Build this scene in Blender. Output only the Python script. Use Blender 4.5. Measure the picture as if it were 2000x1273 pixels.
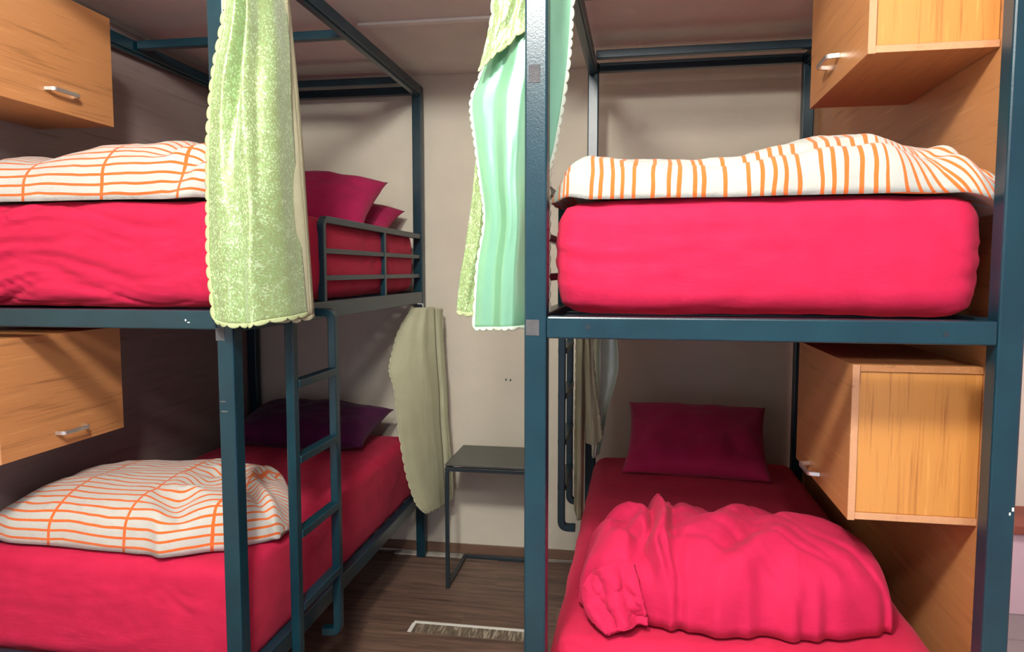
import bpy, bmesh, math, random
import numpy as np
from mathutils import Vector, Matrix, noise

for o in list(bpy.data.objects):
    bpy.data.objects.remove(o)
sc = bpy.context.scene
COL = sc.collection
random.seed(7)

# ------------------------------------------------------------------ camera
H = 1.64
FPX = 1400.0
pitch = math.atan(108 / FPX)
yaw = math.atan(230 * math.cos(pitch) / FPX)
cam_d = bpy.data.cameras.new('camera')
cam_d.sensor_width = 36.0
cam_d.lens = 36.0 * FPX / 2000.0
cam_d.clip_start = 0.05
cam = bpy.data.objects.new('camera', cam_d)
COL.objects.link(cam)
cam.location = (0, 0, H)
cam.rotation_euler = (math.pi / 2 - pitch, 0, yaw)
sc.camera = cam

# ------------------------------------------------------------------ light
world = bpy.data.worlds.new('room_ambient')
sc.world = world
world.use_nodes = True
bg = world.node_tree.nodes['Background']
bg.inputs[0].default_value = (0.78, 0.80, 1.0, 1)
bg.inputs[1].default_value = 0.44


def area(name, loc, size, size_y, power, color=(1, 1, 1), rot=(0, 0, 0)):
    d = bpy.data.lights.new(name, 'AREA')
    d.shape = 'RECTANGLE'
    d.size, d.size_y = size, size_y
    d.energy = power
    d.color = color
    o = bpy.data.objects.new(name, d)
    COL.objects.link(o)
    o.location = loc
    o.rotation_euler = rot
    return o


def bulb(name, loc, radius, power, color):
    d = bpy.data.lights.new(name, 'POINT')
    d.shadow_soft_size = radius
    d.energy = power
    d.color = color
    o = bpy.data.objects.new(name, d)
    COL.objects.link(o)
    o.location = loc
    return o


bulb('ceiling_lamp_light', (-0.50, 0.17, 3.0), 0.13, 122, (1.0, 0.97, 0.90))
bulb('rear_ceiling_lamp_light', (0.1, -0.95, 3.0), 0.16, 72, (1.0, 0.96, 0.92))
area('corridor_fill_light', (1.9, 2.2, 2.66), 0.5, 0.5, 22, (1.0, 0.93, 0.97))  # unseen fill added to brighten the corridor beyond the right bed

vs = sc.view_settings
vs.view_transform = 'Standard'
vs.look = 'None'
vs.gamma = 1
vs.use_curve_mapping = False
vs.exposure = 0.95

# ------------------------------------------------------------------ materials
def new_mat(name):
    m = bpy.data.materials.new(name)
    m.use_nodes = True
    nt = m.node_tree
    b = nt.nodes['Principled BSDF']
    return m, nt, b


def N(nt, t, **kw):
    n = nt.nodes.new(t)
    for k, v in kw.items():
        setattr(n, k, v)
    return n


def L(nt, a, b):
    nt.links.new(a, b)


def ramp(nt, fac, stops, interp='LINEAR'):
    r = N(nt, 'ShaderNodeValToRGB')
    r.color_ramp.interpolation = interp
    e = r.color_ramp.elements
    while len(e) < len(stops):
        e.new(0.5)
    for i, (p, c) in enumerate(stops):
        e[i].position = p
        e[i].color = (*c, 1)
    L(nt, fac, r.inputs[0])
    return r.outputs[0]


def math_n(nt, op, a, b=None):
    n = N(nt, 'ShaderNodeMath', operation=op)
    for i, v in enumerate((a, b)):
        if v is None:
            continue
        if isinstance(v, (int, float)):
            n.inputs[i].default_value = v
        else:
            L(nt, v, n.inputs[i])
    return n.outputs[0]


def coords(nt, kind='Object', scale=(1, 1, 1), rot=(0, 0, 0)):
    tc = N(nt, 'ShaderNodeTexCoord')
    mp = N(nt, 'ShaderNodeMapping')
    mp.inputs['Scale'].default_value = scale
    mp.inputs['Rotation'].default_value = rot
    L(nt, tc.outputs[kind], mp.inputs[0])
    return mp.outputs[0]


def noise_n(nt, vec, scale, detail=4, rough=0.5, dist=0.0):
    n = N(nt, 'ShaderNodeTexNoise')
    n.inputs['Scale'].default_value = scale
    n.inputs['Detail'].default_value = detail
    n.inputs['Roughness'].default_value = rough
    n.inputs['Distortion'].default_value = dist
    L(nt, vec, n.inputs['Vector'])
    return n.outputs[0]


def bump(nt, b, h, strength, dist=0.01):
    n = N(nt, 'ShaderNodeBump')
    n.inputs['Strength'].default_value = strength
    n.inputs['Distance'].default_value = dist
    L(nt, h, n.inputs['Height'])
    L(nt, n.outputs[0], b.inputs['Normal'])
    return n


def mat_metal():
    m, nt, b = new_mat('teal_grey_powder_coated_steel')
    v = coords(nt)
    c = ramp(nt, noise_n(nt, v, 9, 3), [(0.3, (0.001, 0.021, 0.034)), (0.7, (0.002, 0.031, 0.046))])
    L(nt, c, b.inputs['Base Color'])
    b.inputs['Roughness'].default_value = 0.30
    b.inputs['Specular IOR Level'].default_value = 0.5
    bump(nt, b, noise_n(nt, v, 240, 2), 0.10, 0.003)
    return m


def mat_wood(name, dark, mid, light, axis, sc_=1.0, rough=0.42):
    """laminate with grain running along one local axis"""
    m, nt, b = new_mat(name)
    s = [26 * sc_] * 3
    s[axis] = 1.3 * sc_
    v = coords(nt, 'Object', tuple(s))
    g1 = noise_n(nt, v, 1.6, 6, 0.62, 0.35)
    s2 = [110 * sc_] * 3
    s2[axis] = 2.5 * sc_
    v2 = coords(nt, 'Object', tuple(s2))
    g2 = noise_n(nt, v2, 1.5, 3, 0.6)
    mixv = math_n(nt, 'ADD', math_n(nt, 'MULTIPLY', g1, 0.62), math_n(nt, 'MULTIPLY', g2, 0.38))
    c = ramp(nt, mixv, [(0.30, dark), (0.46, mid), (0.56, mid), (0.70, light)])
    L(nt, c, b.inputs['Base Color'])
    b.inputs['Roughness'].default_value = rough
    bump(nt, b, mixv, 0.06, 0.004)
    return m


def mat_fabric(name, col, col2, rough=0.85, weave=900, sheen=0.25, bstr=0.12, wr=0.35):
    m, nt, b = new_mat(name)
    v = coords(nt)
    c = ramp(nt, noise_n(nt, v, 14, 4), [(0.3, col2), (0.7, col)])
    L(nt, c, b.inputs['Base Color'])
    b.inputs['Roughness'].default_value = rough
    b.inputs['Sheen Weight'].default_value = sheen
    b.inputs['Specular IOR Level'].default_value = 0.25
    fine = noise_n(nt, v, weave, 2)
    crease = noise_n(nt, coords(nt, 'Object', (9, 9, 26)), 2.2, 5, 0.55, 0.8)
    h = math_n(nt, 'ADD', math_n(nt, 'MULTIPLY', fine, 0.12), math_n(nt, 'MULTIPLY', crease, wr))
    bump(nt, b, h, bstr * 2.2, 0.012)
    return m


def mat_stripe(name, fine, finew, wide, widew, irregular, swap=False, white=(0.50, 0.49, 0.45, 1)):
    """white cotton with printed orange lines; u,v in metres"""
    m, nt, b = new_mat(name)
    tc = N(nt, 'ShaderNodeTexCoord')
    sep = N(nt, 'ShaderNodeSeparateXYZ')
    wob = N(nt, 'ShaderNodeTexNoise')
    wob.inputs['Scale'].default_value = 5.0
    wob.inputs['Detail'].default_value = 2
    L(nt, tc.outputs['UV'], wob.inputs['Vector'])
    vm = N(nt, 'ShaderNodeVectorMath', operation='MULTIPLY_ADD')
    L(nt, wob.outputs[1], vm.inputs[0])
    vm.inputs[1].default_value = (0.03, 0.03, 0)
    L(nt, tc.outputs['UV'], vm.inputs[2])
    L(nt, vm.outputs[0], sep.inputs[0])
    U, V = (sep.outputs[0], sep.outputs[1]) if not swap else (sep.outputs[1], sep.outputs[0])

    def line(x, period, width, rnd):
        t = math_n(nt, 'DIVIDE', x, period)
        cell = math_n(nt, 'FLOOR', t)
        fr = math_n(nt, 'FRACT', t)
        if rnd:
            wn = N(nt, 'ShaderNodeTexWhiteNoise', noise_dimensions='1D')
            L(nt, cell, wn.inputs['W'])
            off = math_n(nt, 'MULTIPLY', wn.outputs[0], 0.55)
            fr = math_n(nt, 'SUBTRACT', fr, off)
            pos = math_n(nt, 'GREATER_THAN', fr, 0.0)
            d = math_n(nt, 'MULTIPLY', pos, math_n(nt, 'LESS_THAN', fr, width / period))
            wn2 = N(nt, 'ShaderNodeTexWhiteNoise', noise_dimensions='1D')
            L(nt, math_n(nt, 'ADD', cell, 31.7), wn2.inputs['W'])
            return math_n(nt, 'MULTIPLY', d, math_n(nt, 'GREATER_THAN', wn2.outputs[0], 0.10))
        return math_n(nt, 'LESS_THAN', fr, width / period)
    a = line(U, fine, finew, irregular)
    w = line(V, wide, widew, False)
    mask = math_n(nt, 'MAXIMUM', a, w)
    mx = N(nt, 'ShaderNodeMix', data_type='RGBA')
    L(nt, mask, mx.inputs[0])
    mx.inputs[6].default_value = white
    mx.inputs[7].default_value = (0.68, 0.125, 0.014, 1)
    L(nt, mx.outputs[2], b.inputs['Base Color'])
    b.inputs['Roughness'].default_value = 0.9
    b.inputs['Sheen Weight'].default_value = 0.15
    v = coords(nt)
    h = math_n(nt, 'ADD', math_n(nt, 'MULTIPLY', noise_n(nt, v, 900, 2), 0.1),
               math_n(nt, 'MULTIPLY', noise_n(nt, v, 16, 5, 0.55, 0.6), 0.6))
    bump(nt, b, h, 0.7, 0.014)
    return m


def mat_sequin():
    m, nt, b = new_mat('green_foil_flecked_cloth')
    tc = N(nt, 'ShaderNodeTexCoord')
    mp = N(nt, 'ShaderNodeMapping')
    mp.inputs['Scale'].default_value = (1, 0.62, 1)
    L(nt, tc.outputs['UV'], mp.inputs[0])
    vor = N(nt, 'ShaderNodeTexVoronoi')
    vor.inputs['Scale'].default_value = 330
    L(nt, mp.outputs[0], vor.inputs['Vector'])
    lum = N(nt, 'ShaderNodeSeparateColor')
    L(nt, vor.outputs['Color'], lum.inputs[0])
    big = noise_n(nt, tc.outputs['UV'], 22, 5, 0.7)
    fl = math_n(nt, 'ADD', math_n(nt, 'MULTIPLY', lum.outputs[0], 0.55), math_n(nt, 'MULTIPLY', big, 0.75))
    c = ramp(nt, fl, [(0.40, (0.20, 0.25, 0.10)), (0.60, (0.24, 0.34, 0.13)), (0.78, (0.31, 0.48, 0.20)), (0.90, (0.60, 0.80, 0.48))])
    L(nt, c, b.inputs['Base Color'])
    met = ramp(nt, fl, [(0.50, (0.05, 0.05, 0.05)), (0.85, (0.60, 0.60, 0.60))])
    L(nt, met, b.inputs['Metallic'])
    b.inputs['Roughness'].default_value = 0.42
    b.inputs['Sheen Weight'].default_value = 0.3
    bump(nt, b, lum.outputs[1], 0.30, 0.003)
    return m


def mat_plain(name, col, rough=0.6, metallic=0.0, nscale=0, nstr=0.0, var=0.0, spec=0.4):
    m, nt, b = new_mat(name)
    b.inputs['Roughness'].default_value = rough
    b.inputs['Metallic'].default_value = metallic
    b.inputs['Specular IOR Level'].default_value = spec
    v = coords(nt)
    lo = tuple(x * (1 - var) for x in col)
    hi = tuple(min(1, x * (1 + var)) for x in col)
    L(nt, ramp(nt, noise_n(nt, v, 6, 5), [(0.3, lo), (0.7, hi)]), b.inputs['Base Color'])
    if nscale:
        bump(nt, b, noise_n(nt, v, nscale, 4), nstr, 0.01)
    return m


METAL = mat_metal()
WOOD_X = mat_wood('orange_wood_laminate_x', (0.24, 0.095, 0.033), (0.46, 0.20, 0.072), (0.59, 0.30, 0.12), 0)
WOOD_Y = mat_wood('orange_wood_laminate_y', (0.24, 0.095, 0.033), (0.46, 0.20, 0.072), (0.59, 0.30, 0.12), 1)
WOOD_SHADED = mat_wood('shade_greyed_wood_laminate', (0.14, 0.105, 0.10), (0.26, 0.20, 0.185), (0.34, 0.27, 0.25), 1)  # wood greyed: shade on the left side panel put into its colour
WOOD_Z = mat_wood('orange_wood_laminate_z', (0.27, 0.090, 0.018), (0.55, 0.24, 0.055), (0.72, 0.38, 0.11), 2)
WOOD_EDGE = mat_wood('pale_wood_edging', (0.42, 0.19, 0.085), (0.55, 0.28, 0.14), (0.62, 0.34, 0.18), 1)
RED = mat_fabric('crimson_cotton', (0.50, 0.011, 0.058), (0.45, 0.008, 0.048), sheen=0.03)
RED2 = mat_fabric('crimson_cotton_duvet', (0.52, 0.012, 0.070), (0.47, 0.009, 0.058), sheen=0.03, wr=0.5)
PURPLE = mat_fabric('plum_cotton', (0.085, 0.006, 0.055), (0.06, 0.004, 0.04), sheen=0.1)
WINE = mat_fabric('wine_cotton', (0.40, 0.012, 0.085), (0.34, 0.009, 0.07), sheen=0.1)
STR_A = mat_stripe('white_cotton_orange_stripes_across', 0.0265, 0.0095, 0.9, 0.012, True, white=(0.40, 0.41, 0.375, 1))
STR_B = mat_stripe('white_cotton_orange_stripes_along', 0.031, 0.0085, 0.285, 0.011, False, swap=True)
SEQ = mat_sequin()
SATIN = mat_plain('mint_satin', (0.23, 0.50, 0.32), 0.30, 0.5, 6, 0.10, 0.06, 0.7)
SATIN_PALE_LIT = mat_plain('pale_lit_mint_satin', (0.58, 0.68, 0.56), 0.34, 0.2, 14, 0.25, 0.06, 0.6)  # satin paled to paint light on the lower right curtain; also pale edging
BEIGE = mat_plain('pale_sage_cloth', (0.44, 0.44, 0.29), 0.85, 0, 500, 0.25, 0.08, 0.2)
TRIM_L = mat_plain('cream_scallop_stitching', (0.46, 0.54, 0.28), 0.7, 0, 600, 0.4, 0.05, 0.3)
WALL = mat_plain('beige_painted_wall', (0.66, 0.61, 0.49), 0.7, 0, 160, 0.12, 0.03, 0.3)
CEIL = mat_plain('beige_ceiling', (0.76, 0.74, 0.68), 0.8, 0, 220, 0.3, 0.04, 0.2)
PINKW = mat_plain('pale_pink_wall', (0.62, 0.47, 0.52), 0.7, 0, 160, 0.1, 0.03, 0.3)
WHITE = mat_plain('white_plastic', (0.80, 0.80, 0.74), 0.5, 0, 80, 0.05, 0.03, 0.4)
PLASTER = mat_plain('crumbling_plaster', (0.50, 0.46, 0.40), 0.9, 0, 60, 0.8, 0.3, 0.2)
STEEL = mat_plain('brushed_nickel', (0.78, 0.76, 0.72), 0.28, 0.9, 300, 0.05, 0.04, 0.5)
BLACK = mat_plain('black_steel', (0.012, 0.022, 0.028), 0.35, 0, 300, 0.1, 0.1, 0.5)
TABLETOP = mat_plain('dark_olive_tabletop', (0.060, 0.066, 0.058), 0.34, 0, 200, 0.1, 0.15, 0.5)
PAD = mat_plain('grey_felt_pad', (0.16, 0.16, 0.17), 0.9, 0, 900, 0.8, 0.3, 0.2)
BASEB = mat_wood('brown_skirting_wood', (0.10, 0.055, 0.035), (0.17, 0.095, 0.06), (0.24, 0.14, 0.09), 0)
BRICKRED = mat_plain('red_brown_ledge', (0.24, 0.07, 0.045), 0.6, 0, 80, 0.2, 0.15)
GREYTILE = mat_plain('grey_corridor_tile', (0.26, 0.23, 0.23), 0.5, 0, 40, 0.1, 0.08)


def mat_planks():
    m, nt, b = new_mat('dark_wood_effect_vinyl')
    oi = N(nt, 'ShaderNodeObjectInfo')
    tc = N(nt, 'ShaderNodeTexCoord')
    addv = N(nt, 'ShaderNodeVectorMath', operation='MULTIPLY_ADD')
    L(nt, oi.outputs['Location'], addv.inputs[0])
    addv.inputs[1].default_value = (3.1, 7.7, 1.0)
    L(nt, tc.outputs['Object'], addv.inputs[2])
    mp = N(nt, 'ShaderNodeMapping')
    mp.inputs['Scale'].default_value = (1.6, 22, 22)
    L(nt, addv.outputs[0], mp.inputs[0])
    g = noise_n(nt, mp.outputs[0], 1.5, 7, 0.68, 0.5)
    c = ramp(nt, g, [(0.28, (0.035, 0.021, 0.017)), (0.46, (0.13, 0.078, 0.058)), (0.62, (0.22, 0.135, 0.095)), (0.78, (0.30, 0.20, 0.15))])
    L(nt, c, b.inputs['Base Color'])
    b.inputs['Roughness'].default_value = 0.40
    bump(nt, b, g, 0.15, 0.004)
    return m


PLANK = mat_planks()


def mat_adhesive():
    m, nt, b = new_mat('dried_adhesive_streaks')
    v = coords(nt, 'Object', (34, 5, 1))
    g = noise_n(nt, v, 1.6, 5, 0.7, 0.9)
    c = ramp(nt, g, [(0.38, (0.10, 0.075, 0.055)), (0.52, (0.17, 0.13, 0.09)), (0.60, (0.42, 0.37, 0.27)), (0.72, (0.52, 0.47, 0.36))])
    L(nt, c, b.inputs['Base Color'])
    b.inputs['Roughness'].default_value = 0.6
    bump(nt, b, g, 0.4, 0.004)
    return m


ADHES = mat_adhesive()

# ------------------------------------------------------------------ builders
def thing(name, label, cat, loc=(0, 0, 0), group=None):
    o = bpy.data.objects.new(name, None)
    o.empty_display_size = 0.1
    COL.objects.link(o)
    o.location = loc
    o['label'] = label
    o['category'] = cat
    if group:
        o['group'] = group
    return o


def tag(o, label, cat, group=None):
    o['label'] = label
    o['category'] = cat
    if group:
        o['group'] = group
    return o


def root_loc(p):
    v = Vector((0, 0, 0))
    while p is not None:
        v += Vector(p.location)
        p = p.parent
    return v


def link_mesh(name, me, mat, parent=None, loc=None, smooth=False):
    """vertices of me are in room coordinates; they are made local to the object"""
    o = bpy.data.objects.new(name, me)
    COL.objects.link(o)
    if mat:
        me.materials.append(mat)
    if parent is not None:
        off = root_loc(parent)
        o.parent = parent
    else:
        off = Vector(loc) if loc is not None else Vector((0, 0, 0))
        o.location = off
    if off.length > 0:
        me.transform(Matrix.Translation(-off))
    if smooth:
        me.polygons.foreach_set('use_smooth', [True] * len(me.polygons))
    return o


def from_bm(name, bm, mat, parent=None, loc=None, smooth=False):
    me = bpy.data.meshes.new(name)
    bm.to_mesh(me)
    bm.free()
    return link_mesh(name, me, mat, parent, loc, smooth)


def add_box(bm, x0, x1, y0, y1, z0, z1, bev=0.0):
    r = bmesh.ops.create_cube(bm, size=1)
    vs_ = r['verts']
    bmesh.ops.scale(bm, vec=(x1 - x0, y1 - y0, z1 - z0), verts=vs_)
    bmesh.ops.translate(bm, vec=((x0 + x1) / 2, (y0 + y1) / 2, (z0 + z1) / 2), verts=vs_)
    if bev:
        es = list({e for v in vs_ for e in v.link_edges})
        bmesh.ops.bevel(bm, geom=es, offset=bev, segments=2, affect='EDGES', profile=0.5)


def box(name, b, mat, parent=None, bev=0.003, loc=None):
    bm = bmesh.new()
    add_box(bm, *b, bev)
    return from_bm(name, bm, mat, parent, loc)


def fillet(path, r, n=6):
    out = [Vector(path[0])]
    for i in range(1, len(path) - 1):
        p, a, c = Vector(path[i]), Vector(path[i - 1]), Vector(path[i + 1])
        da, dc = (a - p).normalized(), (c - p).normalized()
        rr = min(r, (a - p).length * 0.49, (c - p).length * 0.49)
        s, e = p + da * rr, p + dc * rr
        for k in range(n + 1):
            t = k / n
            out.append((1 - t) ** 2 * s + 2 * t * (1 - t) * p + t * t * e)
    out.append(Vector(path[-1]))
    return out


def add_sweep(bm, path, w, d, side, ch=0.2):
    """sweep a chamfered rectangle along a planar path; side = normal of the plane"""
    side = Vector(side).normalized()
    path = [Vector(p) for p in path]
    rings = []
    for i, p in enumerate(path):
        if i == 0:
            t = path[1] - p
        elif i == len(path) - 1:
            t = p - path[i - 1]
        else:
            t = (path[i + 1] - p).normalized() + (p - path[i - 1]).normalized()
        t.normalize()
        nrm = t.cross(side).normalized()
        a, b_ = w / 2, d / 2
        c = min(a, b_) * ch
        prof = [(a, b_ - c), (a - c, b_), (-a + c, b_), (-a, b_ - c), (-a, -b_ + c), (-a + c, -b_), (a - c, -b_), (a, -b_ + c)]
        rings.append([bm.verts.new(p + nrm * u + side * v) for u, v in prof])
    for r0, r1 in zip(rings, rings[1:]):
        for k in range(8):
            bm.faces.new((r0[k], r0[(k + 1) % 8], r1[(k + 1) % 8], r1[k]))
    bm.faces.new(list(reversed(rings[0])))
    bm.faces.new(rings[-1])
    bmesh.ops.recalc_face_normals(bm, faces=bm.faces[:])


def sweep(name, path, w, d, side, mat, parent, ch=0.2):
    bm = bmesh.new()
    add_sweep(bm, path, w, d, side, ch)
    return from_bm(name, bm, mat, parent)


def fbm(p, oct_=4):
    s, a, f = 0.0, 1.0, 1.0
    for _ in range(oct_):
        s += a * noise.noise(p * f)
        a *= 0.5
        f *= 2.03
    return s


def grid_mesh(name, P, uv=None, closed_v=False):
    """P: (n, m, 3) array -> quad mesh, optional uv (n, m, 2)"""
    n, m = P.shape[:2]
    idx = np.arange(n * m).reshape(n, m)
    a, b_, c, d = idx[:-1, :-1], idx[1:, :-1], idx[1:, 1:], idx[:-1, 1:]
    F = np.stack([a, b_, c, d], -1).reshape(-1, 4)
    me = bpy.data.meshes.new(name)
    me.from_pydata(P.reshape(-1, 3).tolist(), [], F.tolist())
    if uv is not None:
        ul = me.uv_layers.new(name='UVMap')
        U = uv.reshape(-1, 2)[F.reshape(-1)]
        ul.data.foreach_set('uv', U.astype('f').ravel())
    me.update()
    return me


def flip_to(me, ref):
    """make normals of an open sheet point towards ref"""
    return me


# --- soft box (mattress)
def mattress_mesh(name, x0, x1, y0, y1, z0, z1, r, disp, step=0.022):
    bm = bmesh.new()
    lo = np.array((x0, y0, z0)); hi = np.array((x1, y1, z1))
    cen = (lo + hi) / 2; half = (hi - lo) / 2
    inner = half - r
    for ax in range(3):
        u, v = (ax + 1) % 3, (ax + 2) % 3
        nu, nv = max(6, int(2 * half[u] / step)), max(6, int(2 * half[v] / step))
        for sgn in (-1, 1):
            # cosine-free even grid, finer spacing at the rounded rim
            gu = np.linspace(-half[u], half[u], nu + 1)
            gv = np.linspace(-half[v], half[v], nv + 1)
            vs_ = []
            for a in gu:
                row = []
                for b_ in gv:
                    p = np.zeros(3)
                    p[ax] = sgn * half[ax]; p[u] = a; p[v] = b_
                    q = np.clip(p, -inner, inner)
                    d = p - q
                    ln = np.linalg.norm(d)
                    nn = d / ln
                    p = q + nn * r
                    w = cen + p
                    w = w + nn * disp(w, nn)
                    row.append(bm.verts.new(w))
                vs_.append(row)
            for i in range(nu):
                for j in range(nv):
                    f = (vs_[i][j], vs_[i + 1][j], vs_[i + 1][j + 1], vs_[i][j + 1])
                    bm.faces.new(f if sgn > 0 else f[::-1])
    bmesh.ops.remove_doubles(bm, verts=bm.verts[:], dist=0.0008)
    return bm


def mattress(label, b, seed, r=0.05, streak=0.0, streak_side=-1, bulge=0.012, gather=0.0, group=None, crown=0.006, step=0.022, dent=None):
    x0, x1, y0, y1, z0, z1 = b
    xm, ym, zm = (x0 + x1) / 2, (y0 + y1) / 2, (z0 + z1) / 2

    def disp(w, n):
        V = Vector(w)
        d = 0.0035 * fbm(Vector((w[0] * 6 + seed, w[1] * 6, w[2] * 9)), 3)
        # sides belly out a little, top is crowned
        tz = 1 - ((w[2] - zm) / ((z1 - z0) / 2)) ** 2
        side = max(abs(n[0]), abs(n[1]))
        d += bulge * side * max(0, tz)
        if n[2] > 0:
            tx = 1 - ((w[0] - xm) / ((x1 - x0) / 2)) ** 2
            d += crown * n[2] * max(0, tx)
        if streak and n[1] < -0.3:
            k = (w[0] - x0) / (x1 - x0)
            amt = (1 - k) if streak_side < 0 else k
            amt = max(0, amt) ** 0.8
            s = noise.noise(Vector((w[0] * 1.6 + seed, 0, w[2] * 24 + 2.2 * noise.noise(Vector((w[0] * 2.5, seed, 0))))))
            s2 = noise.noise(Vector((w[0] * 2.6, seed + 5, w[2] * 46)))
            d -= streak * amt * (1.0 * max(0, 0.16 - abs(s)) / 0.16 * 0.45 + 0.22 * max(0, 0.14 - abs(s2)) / 0.14 - 0.35 * s)
        if gather:
            # gathers pulled around the front corners of the fitted sheet
            for xc in (x0, x1):
                dist = abs(w[0] - xc)
                if dist < 0.16 and w[1] < y0 + 0.16:
                    g = (1 - dist / 0.16)
                    d += gather * g * noise.noise(Vector((dist * 5, seed, w[2] * 95 + 30 * dist)))
        if dent and n[1] < -0.3:
            e = math.exp(-((w[0] - dent[0]) / 0.07) ** 2 - ((w[2] - dent[1]) / 0.035) ** 2)
            d += e * 0.022 * (noise.noise(Vector((w[0] * 14, 0, w[2] * 40 + 18 * w[0]))) - 0.25)
        return d
    bm = mattress_mesh('mattress', x0, x1, y0, y1, z0, z1, r, disp, step)
    o = from_bm('mattress', bm, RED, None, (xm, ym, z0), True)
    tag(o, label, 'mattress', group)
    return o


# --- pillow
def pillow(label, cen, size, rot, mat, seed, group=None, sag=0.0, name='pillow'):
    w, h, t = size
    nu, nv = 44, 34
    R = Matrix.Rotation(rot[2], 4, 'Z') @ Matrix.Rotation(rot[1], 4, 'Y') @ Matrix.Rotation(rot[0], 4, 'X')
    bm = bmesh.new()
    layers = []
    for sgn in (1, -1):
        vs_ = []
        for i in range(nu + 1):
            row = []
            for j in range(nv + 1):
                u = -1 + 2 * i / nu
                v = -1 + 2 * j / nv
                # corners stick out, edges pull in
                fx = 1 - 0.07 * (1 - abs(v) ** 2.2) * abs(u) ** 3
                fy = 1 - 0.09 * (1 - abs(u) ** 2.2) * abs(v) ** 3
                x = u * w / 2 * fx
                y = v * h / 2 * fy
                pr = max(0.0, (1 - abs(u) ** 2.6)) ** 0.55 * max(0.0, (1 - abs(v) ** 2.6)) ** 0.55
                z = sgn * t / 2 * pr
                rim = max(abs(u), abs(v))
                z += sgn * pr * (0.012 * fbm(Vector((u * 2.2 + seed, v * 2.2, sgn)), 3))
                z += pr * 0.008 * math.sin(9 * u + 3 * noise.noise(Vector((u * 2, v * 2, seed)))) * rim
                z -= sag * (x / w * 2) ** 2
                p = R @ Vector((x, y, z)) + Vector(cen)
                row.append(bm.verts.new(p))
            vs_.append(row)
        for i in range(nu):
            for j in range(nv):
                f = (vs_[i][j], vs_[i + 1][j], vs_[i + 1][j + 1], vs_[i][j + 1])
                bm.faces.new(f if sgn > 0 else f[::-1])
    bmesh.ops.remove_doubles(bm, verts=bm.verts[:], dist=0.0008)
    o = from_bm(name, bm, mat, None, cen, True)
    tag(o, label, 'pillow', group)
    return o


# --- duvet, lofted over stations along x
def smooth_interp(xs, ks, vals):
    vals = np.array(vals, float)
    n = len(ks)
    ks = np.array(ks, float)
    m = np.zeros(n)
    for i in range(n):
        if i == 0:
            m[i] = (vals[1] - vals[0]) / (ks[1] - ks[0])
        elif i == n - 1:
            m[i] = (vals[-1] - vals[-2]) / (ks[-1] - ks[-2])
        else:
            d0 = (vals[i] - vals[i - 1]) / (ks[i] - ks[i - 1])
            d1 = (vals[i + 1] - vals[i]) / (ks[i + 1] - ks[i])
            m[i] = 0 if d0 * d1 <= 0 else 2 * d0 * d1 / (d0 + d1)
    out = []
    for x in xs:
        x = min(max(x, ks[0]), ks[-1])
        i = min(n - 2, max(0, int(np.searchsorted(ks, x) - 1)))
        h = ks[i + 1] - ks[i]
        t = (x - ks[i]) / h
        out.append((2 * t ** 3 - 3 * t ** 2 + 1) * vals[i] + (t ** 3 - 2 * t ** 2 + t) * h * m[i]
                   + (-2 * t ** 3 + 3 * t ** 2) * vals[i + 1] + (t ** 3 - t ** 2) * h * m[i + 1])
    return np.array(out)


def loft(name, stations, mat, nx, na, fold, parent=None, loc=None, pw=(0.75, 0.62), peak=0.0, shear=None):
    """stations: x, y_front, y_back, z_base, height; fold(x,a,y,z,h)->normal offset"""
    S = np.array(stations, float)
    xs = np.linspace(S[0, 0], S[-1, 0], nx)
    yf, yb, zb, hh = (smooth_interp(xs, S[:, 0], S[:, k]) for k in (1, 2, 3, 4))
    nb = na // 3
    P = np.zeros((nx, na + nb + 1, 3))
    UV = np.zeros((nx, na + nb + 1, 2))
    for i, x in enumerate(xs):
        yc, ry = (yf[i] + yb[i]) / 2, (yb[i] - yf[i]) / 2
        pts = []
        for k in range(na + 1):
            a = math.pi * k / na
            c, s = math.cos(a), math.sin(a)
            y = yc - ry * math.copysign(abs(c) ** pw[0], c)
            z = zb[i] + hh[i] * abs(s) ** pw[1] * (1 + peak * c)
            f = fold(x, a, y, z, hh[i])
            # displacement mostly upward / outward, pinned at the rim
            y -= f * c * 0.7
            z += f * min(1, 1.4 * s) if s > 0.05 else 0
            pts.append((x, y, z))
        y0_, y1_ = pts[0][1], pts[-1][1]
        z0_, z1_ = pts[0][2], pts[-1][2]
        for k in range(1, nb + 1):
            t = k / nb
            pts.append((x, y1_ + (y0_ - y1_) * t, z1_ + (z0_ - z1_) * t + 0.012 * min(1.0, hh[i] / 0.08) * min(1, 5 * (1 - t), 5 * t)))
        P[i] = pts
    d = np.sqrt((np.diff(P, axis=1) ** 2).sum(-1))
    vlen = np.concatenate([np.zeros((nx, 1)), np.cumsum(d, 1)], 1)
    mid = P[:, na // 3]
    ul = np.concatenate([[0], np.cumsum(np.sqrt((np.diff(mid, axis=0) ** 2).sum(-1)))])
    UV[:, :, 0] = ul[:, None]
    UV[:, :, 1] = vlen
    if shear:
        g = np.clip((xs - shear[0]) / shear[1], 0, 1)[:, None]
        UV[:, :, 0] += g * shear[2] * vlen
    me = grid_mesh(name, P, UV)
    bm = bmesh.new()
    bm.from_mesh(me)
    bpy.data.meshes.remove(me)
    bmesh.ops.remove_doubles(bm, verts=bm.verts[:], dist=0.0003)
    bmesh.ops.holes_fill(bm, edges=[e for e in bm.edges if e.is_boundary], sides=0)
    bmesh.ops.recalc_face_normals(bm, faces=bm.faces[:])
    return from_bm(name, bm, mat, parent, loc, True)


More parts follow.
